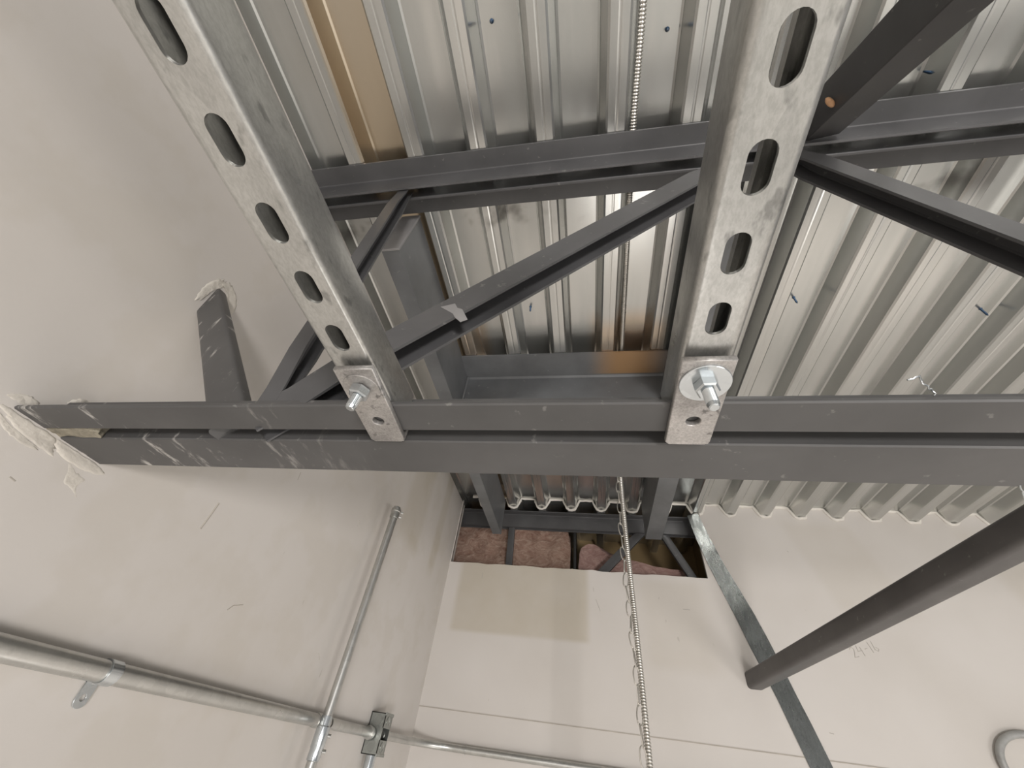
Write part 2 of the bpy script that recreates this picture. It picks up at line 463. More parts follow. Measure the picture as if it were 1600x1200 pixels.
# vertical web near the wall, long diagonal, right-hand web, end brace into the wall
web_angle('web_member', (-0.378, 0.262), (-0.423, 1.0), 0.026, 0.030, 0.004, M['steel'], joist, 0.3085, flip=1)
web_angle('web_member', (-0.381, 0.258), (0.309, 0.941), 0.046, 0.036, 0.004, M['steel'], joist, 0.3075, flip=1)
web_angle('web_member', (0.640, 0.262), (0.395, 1.00), 0.040, 0.036, 0.004, M['steel'], joist, 0.3075, flip=-1)

# white paint mark on the long diagonal
def flat_on_web(pts, y, t=0.0006):
    n = len(pts); vs = [(x, y, z) for x, z in pts] + [(x, y + t, z) for x, z in pts]
    return mesh('paint_mark', vs, [tuple(range(n)), tuple(range(n, 2 * n))] + [(i, (i + 1) % n, n + (i + 1) % n, n + i) for i in range(n)])
link('paint_mark', flat_on_web([(-0.198, 0.4565), (-0.178, 0.4630), (-0.172, 0.452), (-0.164, 0.448), (-0.152, 0.424), (-0.161, 0.4190), (-0.171, 0.430), (-0.176, 0.439)], 0.3070), M['cap'], joist)
# end brace from the chord up into the wall
def skew_bar(name, p0, p1, prof, u, mat, parent=None, sm=30):
    p0, p1 = Vector(p0), Vector(p1); d = (p1 - p0).normalized()
    ay = (Vector(u) - d * Vector(u).dot(d)).normalized(); ax = ay.cross(d).normalized()
    return link(name, sweep(name, prof, [(p0, ax, ay), (p1, ax, ay)]), mat, parent, sm)
def rounded_rect(w, h, r, n=4):
    pts = []
    for cx, cy, a0 in ((w / 2 - r, h / 2 - r, 0), (-w / 2 + r, h / 2 - r, 90), (-w / 2 + r, -h / 2 + r, 180), (w / 2 - r, -h / 2 + r, 270)):
        for i in range(n + 1):
            a = math.radians(a0 + 90 * i / n); pts.append((cx + r * math.cos(a), cy + r * math.sin(a)))
    return pts
skew_bar('end_web', (-0.420, 0.3285, 0.262), (-0.735, 0.347, 0.621), rounded_rect(0.049, 0.022, 0.006), (0.12, 1, 0.10), M['chord'], joist)

# second joist behind the back wall
j2 = tag(empty('bar_joist', (0.0, 2.10, 0.72)), 'dark steel joist seen inside the hole in the back wall', 'joist')
dy = 2.050 - 0.2635
xbar('top_chord_angle', L_at((0.306 + dy, ZL - 0.001), -1, -1, 0.0425, 0.080, 0.006), XW - 0.05, 0.62, M['steel'], j2)
xbar('top_chord_angle', L_at((0.3295 + dy, ZL - 0.001), 1, -1, 0.05, 0.080, 0.006), XW - 0.05, 0.62, M['steel'], j2)
def bar_yz(name, p0, p1, w, t, mat, parent):
    return skew_bar(name, p0, p1, rounded_rect(w, t, 0.002, 2), (0, 1, 0), mat, parent)
bar_yz('web_member', (-0.405, 2.105, 1.0), (-0.392, 2.105, 0.55), 0.034, 0.022, M['steel'], j2)
bar_yz('web_member', (0.300, 2.105, 0.985), (0.015, 2.105, 0.69), 0.040, 0.022, M['steel'], j2)
bar_yz('web_member', (0.375, 2.105, 0.985), (0.525, 2.105, 0.69), 0.036, 0.022, M['steel'], j2)

# ------------------------------------------------------------------ roof-opening frame of channels
fr = tag(empty('opening_frame', (-0.08, 1.1, 0.85)), 'grey steel channel frame hung under the deck behind the joist', 'frame')
def channel_prof(h, fl, t):
    return [(0, 0), (fl, 0), (fl, t), (t * 1.0, t * 1.4), (t, h - t * 1.4), (fl, h - t), (fl, h), (0, h)]
ZFB = 0.853
hh = ZL - 0.001 - ZFB
def mat_frame_banded():  # frame primer with an orange-brown band towards the right end
    mt = mat_steel('frame_primer_banded', (0.125, 0.13, 0.135), 0.0, 0.4)
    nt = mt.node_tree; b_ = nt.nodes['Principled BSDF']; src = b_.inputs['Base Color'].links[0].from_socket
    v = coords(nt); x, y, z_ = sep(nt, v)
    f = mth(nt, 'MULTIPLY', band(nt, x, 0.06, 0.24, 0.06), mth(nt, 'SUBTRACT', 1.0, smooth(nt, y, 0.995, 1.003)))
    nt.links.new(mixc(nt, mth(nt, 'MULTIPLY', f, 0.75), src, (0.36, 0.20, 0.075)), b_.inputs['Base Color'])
    return mt
link('side_channel', sweep('side_channel', [(-u, v) for u, v in channel_prof(hh, 0.045, 0.006)], [((-0.427, 0.408, ZFB), (1, 0, 0), (0, 0, 1)), ((-0.427, 1.955, ZFB), (1, 0, 0), (0, 0, 1))]), M['frame'], fr, 30)
link('side_channel', sweep('side_channel', channel_prof(hh, 0.072, 0.006), [((0.272, 0.408, ZFB), (1, 0, 0), (0, 0, 1)), ((0.272, 1.925, ZFB), (1, 0, 0), (0, 0, 1))]), M['frame'], fr, 30)
link('end_plate', box_me('end_plate', (-0.476, 0.402, ZFB - 0.003), (-0.424, 0.408, ZL - 0.002), 0.0012), M['cap'], fr)
link('end_plate', box_me('end_plate', (0.270, 0.402, ZFB - 0.003), (0.347, 0.408, ZL - 0.002), 0.0012), M['cap'], fr)
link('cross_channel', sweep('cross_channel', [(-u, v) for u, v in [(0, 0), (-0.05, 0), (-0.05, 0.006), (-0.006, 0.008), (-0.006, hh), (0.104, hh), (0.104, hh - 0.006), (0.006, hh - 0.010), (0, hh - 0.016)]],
     [((-0.427, 1.010, ZFB), (0, 1, 0), (0, 0, 1)), ((0.272, 1.010, ZFB), (0, 1, 0), (0, 0, 1))]), mat_frame_banded(), fr, 30)
tube('weld', [(-0.424, 1.007, ZFB + 0.005), (-0.4235, 1.0075, 0.93), (-0.424, 1.007, ZL - 0.01)], 0.006, M['frame'], fr, 8)
tube('weld', [(0.269, 1.007, ZFB + 0.005), (0.2685, 1.0075, 0.93), (0.269, 1.007, ZL - 0.01)], 0.006, M['frame'], fr, 8)

# ------------------------------------------------------------------ bracing angles
# heavy dark angle at the upper right, sloping down towards the viewer from the top chord
up = tag(empty('bracing_angle', (0.50, 0.30, 0.98)), 'charcoal angle brace at upper right, sloping from the top chord towards the viewer', 'brace')
B0 = Vector((0.445, 0.300, 0.966)); BD = Vector((0.0, -0.672, -0.766)).normalized()
ax_side = Vector((1, 0, 0)); ax_up = BD.cross(ax_side).normalized()
if ax_up.z < 0: ax_up = -ax_up

th = math.radians(82.5)
legL = -ax_side * math.cos(th) + ax_up * math.sin(th); legR = ax_side * math.sin(th) + ax_up * math.cos(th)
link('angle_bar', sweep('angle_bar', angle_prof(0.064, 0.064, 0.006), [(B0 - BD * 0.012, legL, legR), (B0 + BD * 0.80, legL, legR)]), M['black'], up, 30)
# bridging angle at the right, from the back wall past the joist
br = tag(empty('bridging_bar', (0.63, 2.0, 0.35)), 'dark grey bridging bar at right running out of the back wall', 'brace')
Q0 = Vector((0.622, 2.02, 0.352)); Q1 = Vector((0.850, 0.345, 0.440))
skew_bar('bar', Q0, Q1, rounded_rect(0.056, 0.056, 0.012), (0.0, 0.0, 1), M['bar'], br)

# ------------------------------------------------------------------ strut channels
def make_strut(xc, y0, y1, label, slot_y):
    e = tag(empty('strut_channel', (xc, y1, ZS)), label, 'strut channel', 'slotted strut channels clamped to the joist')
    w = 0.0413; h = 0.0413; t = 0.0026; half = w / 2; fx = 0.0135
    pit = 0.0508
    slots = []
    y = slot_y
    while y - pit > y0 + 0.02: y -= pit
    while y < y1 - 0.016:
        slots.append(capsule(0, y, 0.0152, 0.0290)); y += pit
    web = flat2d('slotted_web', [(-fx, y0), (fx, y0), (fx, y1), (-fx, y1)], slots, t)
    # outside skin with hard slot walls
    xform(web, Matrix.Translation((xc, 0, ZS + t / 2)))
    def half_prof(s):
        r = 0.005; out = [(fx, 0)]
        for i in range(7):
            a = -math.pi / 2 + i * math.pi / 12
            out.append((half - r + r * math.cos(a), r + r * math.sin(a)))
        out += [(half, h - 0.003), (half - 0.001, h - 0.0008), (half - 0.003, h)]
        out += [(half - 0.0085, h), (half - 0.0095, h - 0.001), (half - 0.0095, h - 0.0085), (half - 0.0069, h - 0.0085), (half - 0.0069, h - t)]
        out += [(half - t, h - t)]
        r2 = r - t
        for i in range(7):
            a = -i * math.pi / 12
            out.append((half - r + r2 * math.cos(a), r + r2 * math.sin(a)))
        out += [(fx, t)]
        return [(s * u, v) for u, v in out]
    sides = [sweep('s', half_prof(s), [((xc, y0, ZS), (1, 0, 0), (0, 0, 1)), ((xc, y1, ZS), (1, 0, 0), (0, 0, 1))]) for s in (1, -1)]
    link('slotted_web', web, M['strut'], e)
    for sd in sides: link('side_flange', sd, M['strut'], e, 40)
    return e
make_strut(-0.2102, -1.3, 0.3125, 'left galvanized slotted strut channel, in front of the left wall', 0.0943)
make_strut(0.0963, -1.3, 0.3125, 'right galvanized slotted strut channel, in front of the cable', 0.0905)

# ------------------------------------------------------------------ beam clamps
def make_clamp(x0, x1, label, bolt, tip, washer_r, skew, wmat, hook_side):
    """plate under the chord leg, hooked into the gap, bolted through the strut."""
    e = tag(empty('beam_clamp', ((x0 + x1) / 2, 0.28, 0.2465)), label, 'clamp', 'beam clamps holding the struts')
    xc = (x0 + x1) / 2; w = x1 - x0; t = 0.006
    ya, yb_ = 0.223, 0.331
    hole = [(u, v + 0.296) for u, v in circ(0.0062, 24)]
    bolt_h = [(bolt[0] - xc + u, bolt[1] + v) for u, v in circ(0.0060, 24)]
    hw = w / 2
    pl = flat2d('plate', [(-hw, ya), (hw, ya), (hw, yb_ - 0.004), (hw - 0.004, yb_), (-hw + 0.004, yb_), (-hw, yb_ - 0.004)], [hole, bolt_h], t, 0.0009)
    sk = Matrix.Identity(4); sk[0][1] = skew
    xform(pl, Matrix.Translation((xc, 0, ZC - t / 2)) @ Matrix.Translation((0, 0.277, 0)) @ sk @ Matrix.Translation((0, -0.277, 0)))
    link('plate', pl, M['clamp'], e)
    xh = xc + skew * (0.331 - 0.277)
    hk = sweep('hook_lip', [(0, 0), (0.004, 0.0005), (0.0045, 0.003), (0.0045, 0.020), (0.001, 0.020), (0, 0.006)], [((xh - hw + 0.003, 0.3262, ZC - t), (0, 1, 0), (0, 0, 1)), ((xh + hw - 0.001, 0.3262, ZC - t), (0, 1, 0), (0, 0, 1))])
    link('hook_lip', hk, M['clamp'], e, 30)
    b0 = Vector((bolt[0], bolt[1], ZC - t)); d = (Vector(tip) - b0).normalized(); L = (Vector(tip) - b0).length
    # threaded bolt
    pr = [(-0.045, 0.0046)]; z = -0.002
    while z < L - 0.003:
        pr += [(z, 0.0042), (z + 0.0007, 0.0050)]; z += 0.0014
    pr += [(L - 0.0022, 0.0046), (L - 0.0006, 0.0042), (L, 0.0034)]
    bo = lathe('bolt', b0, b0 + d, pr, M['zinc'], e, 20, 18)
    lathe('washer', (b0.x, b0.y, b0.z + 0.0003), (b0.x, b0.y, b0.z - 0.01), [(0, 0.006), (0, washer_r - .0003), (0.0004, washer_r), (0.0014, washer_r), (0.0018, washer_r - 0.0004), (0.0018, 0.006)], wmat, bo, 48)
    # hex nut with chamfer
    nut = lathe('nut', b0 + d * 0.0012, b0 + d, [(0, 0.0086), (0.0005, 0.0097), (0.0076, 0.0097), (0.0089, 0.0082)], M['zinc'], bo, 6, 25)
    return e
make_clamp(-0.2265, -0.1880, 'galvanized hooked clamp plate on the left strut, grey washer', (-0.2045, 0.2465), (-0.2085, 0.2490, 0.2165), 0.0175, -0.055, M['clamp'], 1)
make_clamp(0.0748, 0.1148, 'galvanized hooked clamp plate on the right strut, bright round washer', (0.0955, 0.2470), (0.0965, 0.2460, 0.2130), 0.0200, 0.0, M['zinc'], -1)

# ------------------------------------------------------------------ armoured cable and its chain
def arm_cable(path, r, name, label):
    pts = []
    P = [Vector(p) for p in path]
    # dense resample with Catmull-Rom
    dense = []
    for i in range(len(P) - 1):
        p0 = P[max(i - 1, 0)]; p1 = P[i]; p2 = P[i + 1]; p3 = P[min(i + 2, len(P) - 1)]
        n = max(6, int((p2 - p1).length / 0.004))
        for q in range(n):
            t = q / n
            dense.append(0.5 * ((2 * p1) + (p2 - p0) * t + (2 * p0 - 5 * p1 + 4 * p2 - p3) * t * t + (3 * p1 - p0 - 3 * p2 + p3) * t ** 3))
    dense.append(P[-1])
    # even spacing
    out = [dense[0]]; acc = 0; step = 0.0015
    for a, b in zip(dense, dense[1:]):
        L = (b - a).length; d = step - acc
        while d <= L:
            out.append(a.lerp(b, d / L)); d += step
        acc = L - (d - step)
    rad = [(1.03, 0.98, 0.82, 0.98)[i % 4] for i in range(len(out))]
    o = tube(name, out, r, M['cable'], None, 12, rad)
    return tag(o, label, 'cable')
CX, CY = 0.122, 1.250
arm_cable([(0.124, -1.2, 1.060), (0.121, -0.3, 1.060), (0.120, 0.05, 1.060), (0.116, 0.27, 1.058), (0.119, 0.45, 1.058), (0.1255, 0.90, 1.060), (0.126, 1.06, 1.060), (0.126, 1.15, 1.045), (0.123, 1.22, 0.96), (0.119, 1.246, 0.84), (0.1175, CY, 0.70), (0.120, CY, 0.52), (0.124, CY, 0.36), (0.127, CY, 0.20), (0.1285, CY, 0.05), (0.130, CY, -0.25)], 0.0074, 'armoured_cable', 'silver armoured flexible cable running under the deck and hanging beside a chain')
ch = tag(empty('jack_chain', (0.114, CY, 0.78)), 'thin twisted wire chain hanging along the armoured cable', 'chain')
def link_mesh():
    L = 0.021; w = 0.0078
    pts = [(w * math.sin(a), 0, L * math.cos(a)) for a in [2 * math.pi * i / 18 for i in range(18)]]
    pts.append(pts[0])
    return sweep('chain_link', circ(0.0017, 6), tube_frames(pts), caps=False)
lm = link_mesh()
z = 0.765; i = 0
while z > -0.2:
    t = (0.765 - z) / 0.9
    x = 0.1065 + 0.010 * t + 0.003 * math.sin(z * 9)
    o = link('chain_link', lm, M['cable'], ch)
    o.matrix_world = Matrix.Identity(4)
    o.location = (x, CY - 0.006, z); o.rotation_euler = (0.1 * math.sin(i * 1.7), 0.16 * math.sin(i * 2.3) - 0.05, 0.3 if i % 2 else 1.35)
    z -= 0.0375; i += 1

# ------------------------------------------------------------------ conduits on the left wall
PZ = 0.0348; PX = XW + 0.0155; PR = 0.0132
hp = tag(empty('conduit_run', (PX, 1.2, PZ)), 'thick zinc conduit running level along the left wall', 'conduit')
tube('pipe', [(PX, -0.6, PZ), (PX, 0.4, PZ), (PX, 1.27, PZ)], PR, M['emt'], hp, 24)
lathe('coupling', (PX, 1.205, PZ), (PX, 1.4, PZ), [(0, PR), (0.0, PR + .002), (0.05, PR + .002), (0.05, PR)], M['emt'], hp, 24)
tube('pipe', [(PX, 1.28, PZ), (PX, 1.56, PZ)], PR * 0.93, M['emt'], hp, 24)
lathe('locknut', (PX, 1.545, PZ), (PX, 1.6, PZ), [(0, PR), (0, PR + .004), (0.012, PR + .004), (0.012, PR)], M['emt'], hp, 24)
# one-hole strap
st = tag(empty('pipe_strap', (XW, 0.60, PZ)), 'bright one-hole pipe strap around the thick conduit', 'strap')
def strap_me(y):
    prof = []
    r0, r1 = PR + 0.0003, PR + 0.0019
    outer = [(math.cos(a), math.sin(a)) for a in [math.radians(150 - 240 * i / 22) for i in range(23)]]
    ring = [(r1 * u, r1 * v) for u, v in outer] + [(r0 * u, r0 * v) for u, v in reversed(outer)]
    return sweep('band', ring, [((PX, y - 0.0095, PZ), (1, 0, 0), (0, 0, 1)), ((PX, y + 0.0095, PZ), (1, 0, 0), (0, 0, 1))])
SY = 0.602
link('band', strap_me(SY), M['zinc'], st, 30)
tab = flat2d('tab', [(-0.0095, 0), (0.0095, 0), (0.0095, -0.022)] + [(0.0095 * math.cos(a), -0.022 - 0.0075 * math.sin(a)) for a in [math.pi * i / 8 for i in range(1, 8)]] + [(-0.0095, -0.022)], [[(0.0040 * math.cos(a), -0.0175 + 0.0040 * math.sin(a)) for a in [2 * math.pi * i / 16 for i in range(16)]]], 0.002, 0.0003)
xform(tab, Matrix.Translation((XW + 0.002, SY, PZ - PR + 0.001)) @ Matrix(((0, 0, 1, 0), (1, 0, 0, 0), (0, 1, 0, 0), (0, 0, 0, 1))))
link('tab', tab, M['zinc'], st)
neck = sweep('neck', [(0.0, 0.0), (0.0016, 0.0016), (-0.014, 0.004), (-0.0155, 0.0025)], [((PX - 0.003, SY - 0.0095, PZ - PR - 0.002), (1, 0, 0), (0, 0, 1)), ((PX - 0.003, SY + 0.0095, PZ - PR - 0.002), (1, 0, 0), (0, 0, 1))])
link('neck', neck, M['zinc'], st)

# vertical conduit standing proud of the level one
VX, VY = XW + 0.052, 1.192; VR = 0.0117
vp = tag(empty('conduit_riser', (VX, VY, -0.1)), 'thin zinc conduit rising up the left wall, open at its top', 'conduit')
tube('pipe', [(VX, VY, 0.03), (VX, VY, 0.3), (VX, VY, 0.575)], VR, M['emt'], vp, 24)
lathe('pipe_end', (VX, VY, 0.556), (VX, VY, 0.7), [(0, VR), (0, VR + .0026), (0.020, VR + .0026), (0.022, VR + .0042), (0.030, VR + .0042), (0.031, VR), (0.038, VR), (0.038, VR - .003), (0.02, VR - .003)], M['emt'], vp, 24)
lathe('set_screw', (VX + 0.010, VY + 0.012, 0.566), (VX + 0.03, VY + 0.03, 0.566), [(0, 0.003), (0.008, 0.003), (0.008, 0.001)], M['emt'], vp, 10)
lathe('set_screw', (VX + 0.012, VY + 0.012, 0.582), (VX + 0.03, VY + 0.03, 0.582), [(0, 0.0035), (0.008, 0.0035), (0.008, 0.001)], M['emt'], vp, 10)
lathe('coupling', (VX, VY, 0.045), (VX, VY, -0.2), [(0, VR), (0.0, VR + .0015), (0.018, VR + .0015), (0.020, VR + .004), (0.058, VR + .004), (0.060, VR + .0030), (0.080, VR + .0030), (0.082, VR)], M['zinc'], vp, 24)
for zz in (0.010, -0.018):
    lathe('set_screw', (VX + 0.009, VY + 0.011, zz), (VX + 0.03, VY + 0.033, zz), [(0, 0.0042), (0.009, 0.0042), (0.009, 0.002)], M['emt'], vp, 10)
tube('pipe', [(VX, VY, -0.03), (VX, VY, -0.2), (VX, VY, -0.5)], VR, M['emt'], vp, 24)

# steel device box at the end of the thick conduit
bx = tag(empty('junction_box', (XW, 1.60, -0.015)), 'small open zinc junction box joined to the conduits', 'junction box')
BX0, BX1, BY0, BY1, BZ0, BZ1 = XW + 0.001, XW + 0.050, 1.565, 1.625, -0.014, 0.086
def shell():
    ms = [box_me('a', (BX0, BY0, BZ0), (BX0 + .002, BY1, BZ1)), box_me('a', (BX0, BY0, BZ0), (BX1, BY0 + .002, BZ1)), box_me('a', (BX0, BY1 - .002, BZ0), (BX1, BY1, BZ1)),
          box_me('a', (BX0, BY0, BZ0), (BX1, BY1, BZ0 + .002)), box_me('a', (BX0, BY0, BZ1 - .002), (BX1, BY1, BZ1)),
          box_me('a', (BX1 - .002, BY0, BZ0), (BX1, BY1, BZ0 + .036)), box_me('a', (BX1 - .002, BY0, BZ1 - .036), (BX1, BY1, BZ1))]
    return join('body', ms)
link('body', shell(), M['boxz'], bx)
for zz in (BZ0 + 0.020, BZ1 - 0.020):
    lathe('knockout', (BX1 - 0.0005, 1.594, zz), (BX1 + 0.01, 1.594, zz), [(0, 0.0125), (0.0018, 0.0125), (0.0018, 0.0105), (0.0011, 0.0100)], M['boxz'], bx, 20)
    lathe('knockout', (XW + 0.027, BY0 + 0.0005, zz), (XW + 0.027, BY0 - 0.01, zz), [(0, 0.0145), (0.0016, 0.0145), (0.0016, 0.0125), (0.0010, 0.0120)], M['boxz'], bx, 20)
link('mud_ring', box_me('mud_ring', (BX1 - 0.001, BY0 - 0.003, BZ1 - 0.006), (BX1 + 0.002, BY1 + 0.003, BZ1 + 0.002), 0.0006), M['boxz'], bx)
link('mud_ring', box_me('mud_ring', (BX1 - 0.001, BY0 - 0.003, BZ0 - 0.002), (BX1 + 0.002, BY1 + 0.003, BZ0 + 0.005), 0.0006), M['boxz'], bx)
# conduit below the box
dp = tag(empty('conduit_stub', (XW + 0.024, 1.592, -0.4)), 'short zinc conduit dropping from the junction box', 'conduit')
tube('pipe', [(XW + 0.024, 1.592, -0.013), (XW + 0.024, 1.592, -0.2), (XW + 0.024, 1.592, -0.5)], 0.0117, M['zinc'], dp, 20)
lathe('connector', (XW + 0.024, 1.592, -0.015), (XW + 0.024, 1.592, -0.2), [(0, 0.012), (0, 0.0155), (0.030, 0.0155), (0.032, 0.012)], M['zinc'], dp, 20)
# conduit from the box, bending onto the back wall
cz = 0.036
pts = [(XW + 0.026, 1.62, cz), (XW + 0.026, 1.72, cz), (XW + 0.026, 1.80, cz)]
rb = 0.165; cxx, cyy = XW + 0.026 + rb, 1.82
for i in range(0, 13):
    a = math.pi - i * math.pi / 24
    pts.append((cxx + rb * math.cos(a), cyy + rb * math.sin(a), cz))
pts += [(0.0, cyy + rb, cz), (0.6, cyy + rb, cz), (1.4, cyy + rb, cz)]
cc = tag(empty('conduit_bend', (XW + 0.026, 1.62, cz)), 'zinc conduit leaving the junction box and bending along the back wall', 'conduit')
tube('pipe', pts, 0.0117, M['emt'], cc, 20)
lathe('connector', (XW + 0.026, 1.624, cz), (XW + 0.026, 1.9, cz), [(0, 0.012), (0, 0.0165), (0.008, 0.0165), (0.008, 0.0145), (0.045, 0.0145), (0.045, 0.012)], M['emt'], cc, 20)
lathe('coupling', (-0.46, cyy + rb, cz), (0, cyy + rb, cz), [(0, 0.0117), (0, 0.0132), (0.003, 0.0132), (0.003, 0.0117)], M['emt'], cc, 20)

# flexible grey cable loop at the lower right corner
lp = []
for i in range(24):
    a = math.radians(195 - 165 * i / 23)
    lp.append((1.430 + 0.112 * math.cos(a), YB - 0.012, 0.190 + 0.090 * math.sin(a)))
lp = [(1.335, YB - 0.012, 0.02), (1.325, YB - 0.012, 0.10)] + lp + [(1.56, YB - 0.012, 0.12), (1.58, YB - 0.012, -0.2)]
tag(tube('grey_cable', lp, 0.0105, M['groove'], None, 14), 'grey cable looped against the back wall at the lower right', 'cable')

# ------------------------------------------------------------------ slanting galvanized strap on the back wall
def strap_wall():
    L = [(0.500, 1.020), (0.520, 0.900), (0.549, 0.785), (0.612, 0.575), (0.640, 0.470), (0.690, 0.300), (0.734, 0.121), (0.80, -0.15)]
    Rr = [(0.552, 1.034), (0.585, 0.900), (0.617, 0.794), (0.690, 0.585), (0.716, 0.496), (0.780, 0.240), (0.806, 0.129), (0.872, -0.15)]
    rnd = random.Random(4); vs, fs = [], []
    n = len(L)
    # refine
    def fine(P):
        o = []
        for a, b in zip(P, P[1:]):
            for q in range(4): o.append((a[0] + (b[0] - a[0]) * q / 4, a[1] + (b[1] - a[1]) * q / 4))
        return o + [P[-1]]
    Lf, Rf = fine(L), fine(Rr)
    for i, (a, b) in enumerate(zip(Lf, Rf)):
        for q in range(4):
            x = a[0] + (b[0] - a[0]) * q / 3; zz = a[1] + (b[1] - a[1]) * q / 3
            off = 0.003 + 0.0025 * noise.noise(Vector((x * 18, zz * 18, 1.3)))
            vs.append((x, YB - off - 0.001, zz))
    m_ = len(vs)
    vs += [(v[0], YB + 0.002, v[2]) for v in vs]
    for i in range(len(Lf) - 1):
        for q in range(3):
            a = i * 4 + q
            fs.append((a, a + 1, a + 5, a + 4)); fs.append((m_ + a, m_ + a + 4, m_ + a + 5, m_ + a + 1))
        a = i * 4; fs.append((a, a + 4, m_ + a + 4, m_ + a)); a = i * 4 + 3; fs.append((a, m_ + a, m_ + a + 4, a + 4))
    fs.append((0, m_, m_ + 1, m_ + 2, m_ + 3, 3, 2, 1))
    e = m_ - 4; fs.append((e, e + 1, e + 2, e + 3, m_ + e + 3, m_ + e + 2, m_ + e + 1, m_ + e))
    return mesh('metal_strap', vs, fs)
tag(link('metal_strap', strap_wall(), M['strap'], None, 40), 'dented galvanized sheet strap slanting down the back wall from the hole', 'strap')

# ------------------------------------------------------------------ inside the hole
for nm, a_, b_, lb in (('wall_rear', (-0.82, 2.52, 0.3), (0.66, 2.56, 1.2), 'brown board at the back of the space behind the hole'),
                       ('cavity_blocker_left', (-0.84, 2.03, 0.3), (-0.80, 2.52, 1.2), 'added brown board blocking light on the left of the space behind the hole'),  # side boards and base are added to keep the space dark
                       ('cavity_blocker_right', (0.625, 2.03, 0.3), (0.66, 2.52, 1.2), 'added brown board blocking light on the right of the space behind the hole'),
                       ('cavity_blocker_base', (-0.82, 2.03, 0.28), (0.66, 2.52, 0.32), 'added brown base blocking light from under the space behind the hole')):
    tag(link(nm, box_me(nm, a_, b_), M['kraft']), lb, 'board', kind='structure')
def batt(name, a, b, amp, mat, label, seed, group, fl=None):
    bm = bmesh.new(); bmesh.ops.create_cube(bm, size=1)
    bmesh.ops.subdivide_edges(bm, edges=bm.edges[:], cuts=14, use_grid_fill=True)
    for v in bm.verts:
        p = Vector([a[i] + (b[i] - a[i]) * (v.co[i] + 0.5) for i in range(3)])
        k_ = noise.fractal(p * 14 + Vector((seed, 0, 0)), 0.9, 2.0, 4)
        k2 = noise.noise(Vector((p.x * 5, p.y * 5, p.z * 16)) + Vector((0, seed, 0)))
        cs = Vector((max(-1, min(1, v.co.x * 2)), max(-1, min(1, v.co.y * 2)), max(-1, min(1, v.co.z * 2))))
        rnd_ = 1 - 0.10 * (abs(cs.x) ** 6 * abs(cs.z) ** 6)
        c0 = Vector([(a[i] + b[i]) / 2 for i in range(3)])
        p = c0 + (p - c0) * rnd_ + Vector((0.3 * amp * k2, -amp * (0.8 * k_ + 0.5 * k2), 0.45 * amp * k_))
        if fl: p = fl(p)
        v.co = p
    me = bpy.data.meshes.new(name); bm.to_mesh(me); bm.free()
    o = link(name, me, mat, None, 60)
    return tag(o, label, 'insulation', group)
batt('insulation_batt', (-0.775, 2.15, 0.42), (-0.415, 2.30, 1.005), 0.034, M['pink'], 'pink glass wool batt at the left end of the hole', 1.0, 'insulation batts in the hole')
batt('insulation_batt', (-0.405, 2.15, 0.42), (-0.085, 2.30, 1.000), 0.034, M['pink'], 'pink glass wool batt in the middle of the hole', 5.0, 'insulation batts in the hole')
tag(link('batt_strap', box_me('batt_strap', (-0.070, 2.13, 0.5), (-0.056, 2.30, 1.0), 0.003), M['dark']), 'thin black strip at the end of the middle insulation batt', 'strip')
def slope(p):
    # the loose mound falls away to the right
    K = ((-0.10, 0.945), (0.0, 0.935), (0.08, 0.915), (0.16, 0.865), (0.30, 0.832), (0.42, 0.815), (0.60, 0.775)); top = K[-1][1]
    for (xa, za), (xb, zb) in zip(K, K[1:]):
        if p.x <= xb:
            top = za + (zb - za) * max(0, (p.x - xa) / (xb - xa)); break
    if p.z > 0.5: p.z = 0.5 + (p.z - 0.5) * (top - 0.5) / 0.45
    return p
batt('insulation_mound', (-0.045, 2.17, 0.42), (0.58, 2.36, 0.95), 0.030, M['pink2'], 'loose pale pink glass wool mound at the right of the hole', 9.0, None, slope)

# ------------------------------------------------------------------ plaster where steel enters the left wall
def lump(name, path, widths, thick, seed, parent, mat=None):
    """irregular ridge of compound on the left wall along a path of (y,z)."""
    vs, fs = [], []
    n = len(path); m_ = 9
    for i, (y, z_) in enumerate(path):
        a = path[max(i - 1, 0)]; b = path[min(i + 1, n - 1)]
        d = Vector((b[0] - a[0], b[1] - a[1])).normalized(); nn = Vector((-d.y, d.x))
        for j in range(m_):
            s = (j / (m_ - 1)) * 2 - 1
            w_ = widths[i] * (1 + 0.35 * noise.noise(Vector((i * 0.8, j * .3, seed))))
            h = max(0.0, (1 - abs(s) ** 2.2)) * thick * (0.55 + 0.9 * abs(noise.noise(Vector((i * 0.55, j * 0.6, seed + 3)))))
            if i in (0, n - 1): h *= 0.1
            vs.append((XW - 0.001 + h, y + nn.x * s * w_, z_ + nn.y * s * w_))
    for i in range(n - 1):
        for j in range(m_ - 1):
            a = i * m_ + j; fs.append((a, a + 1, a + m_ + 1, a + m_))
    k_ = len(vs); vs += [(XW - 0.006, v[1], v[2]) for v in vs]
    for i in range(n - 1):
        for j in range(m_ - 1):
            a = k_ + i * m_ + j; fs.append((a, a + m_, a + m_ + 1, a + 1))
    return link(name, mesh(name, vs, fs), mat or M['plaster'], parent, 60)
def smoothpath(P, n=6):
    out = []
    for i in range(len(P) - 1):
        for q in range(n):
            t = q / n; out.append((P[i][0] * (1 - t) + P[i + 1][0] * t, P[i][1] * (1 - t) + P[i + 1][1] * t))
    return out + [P[-1]]
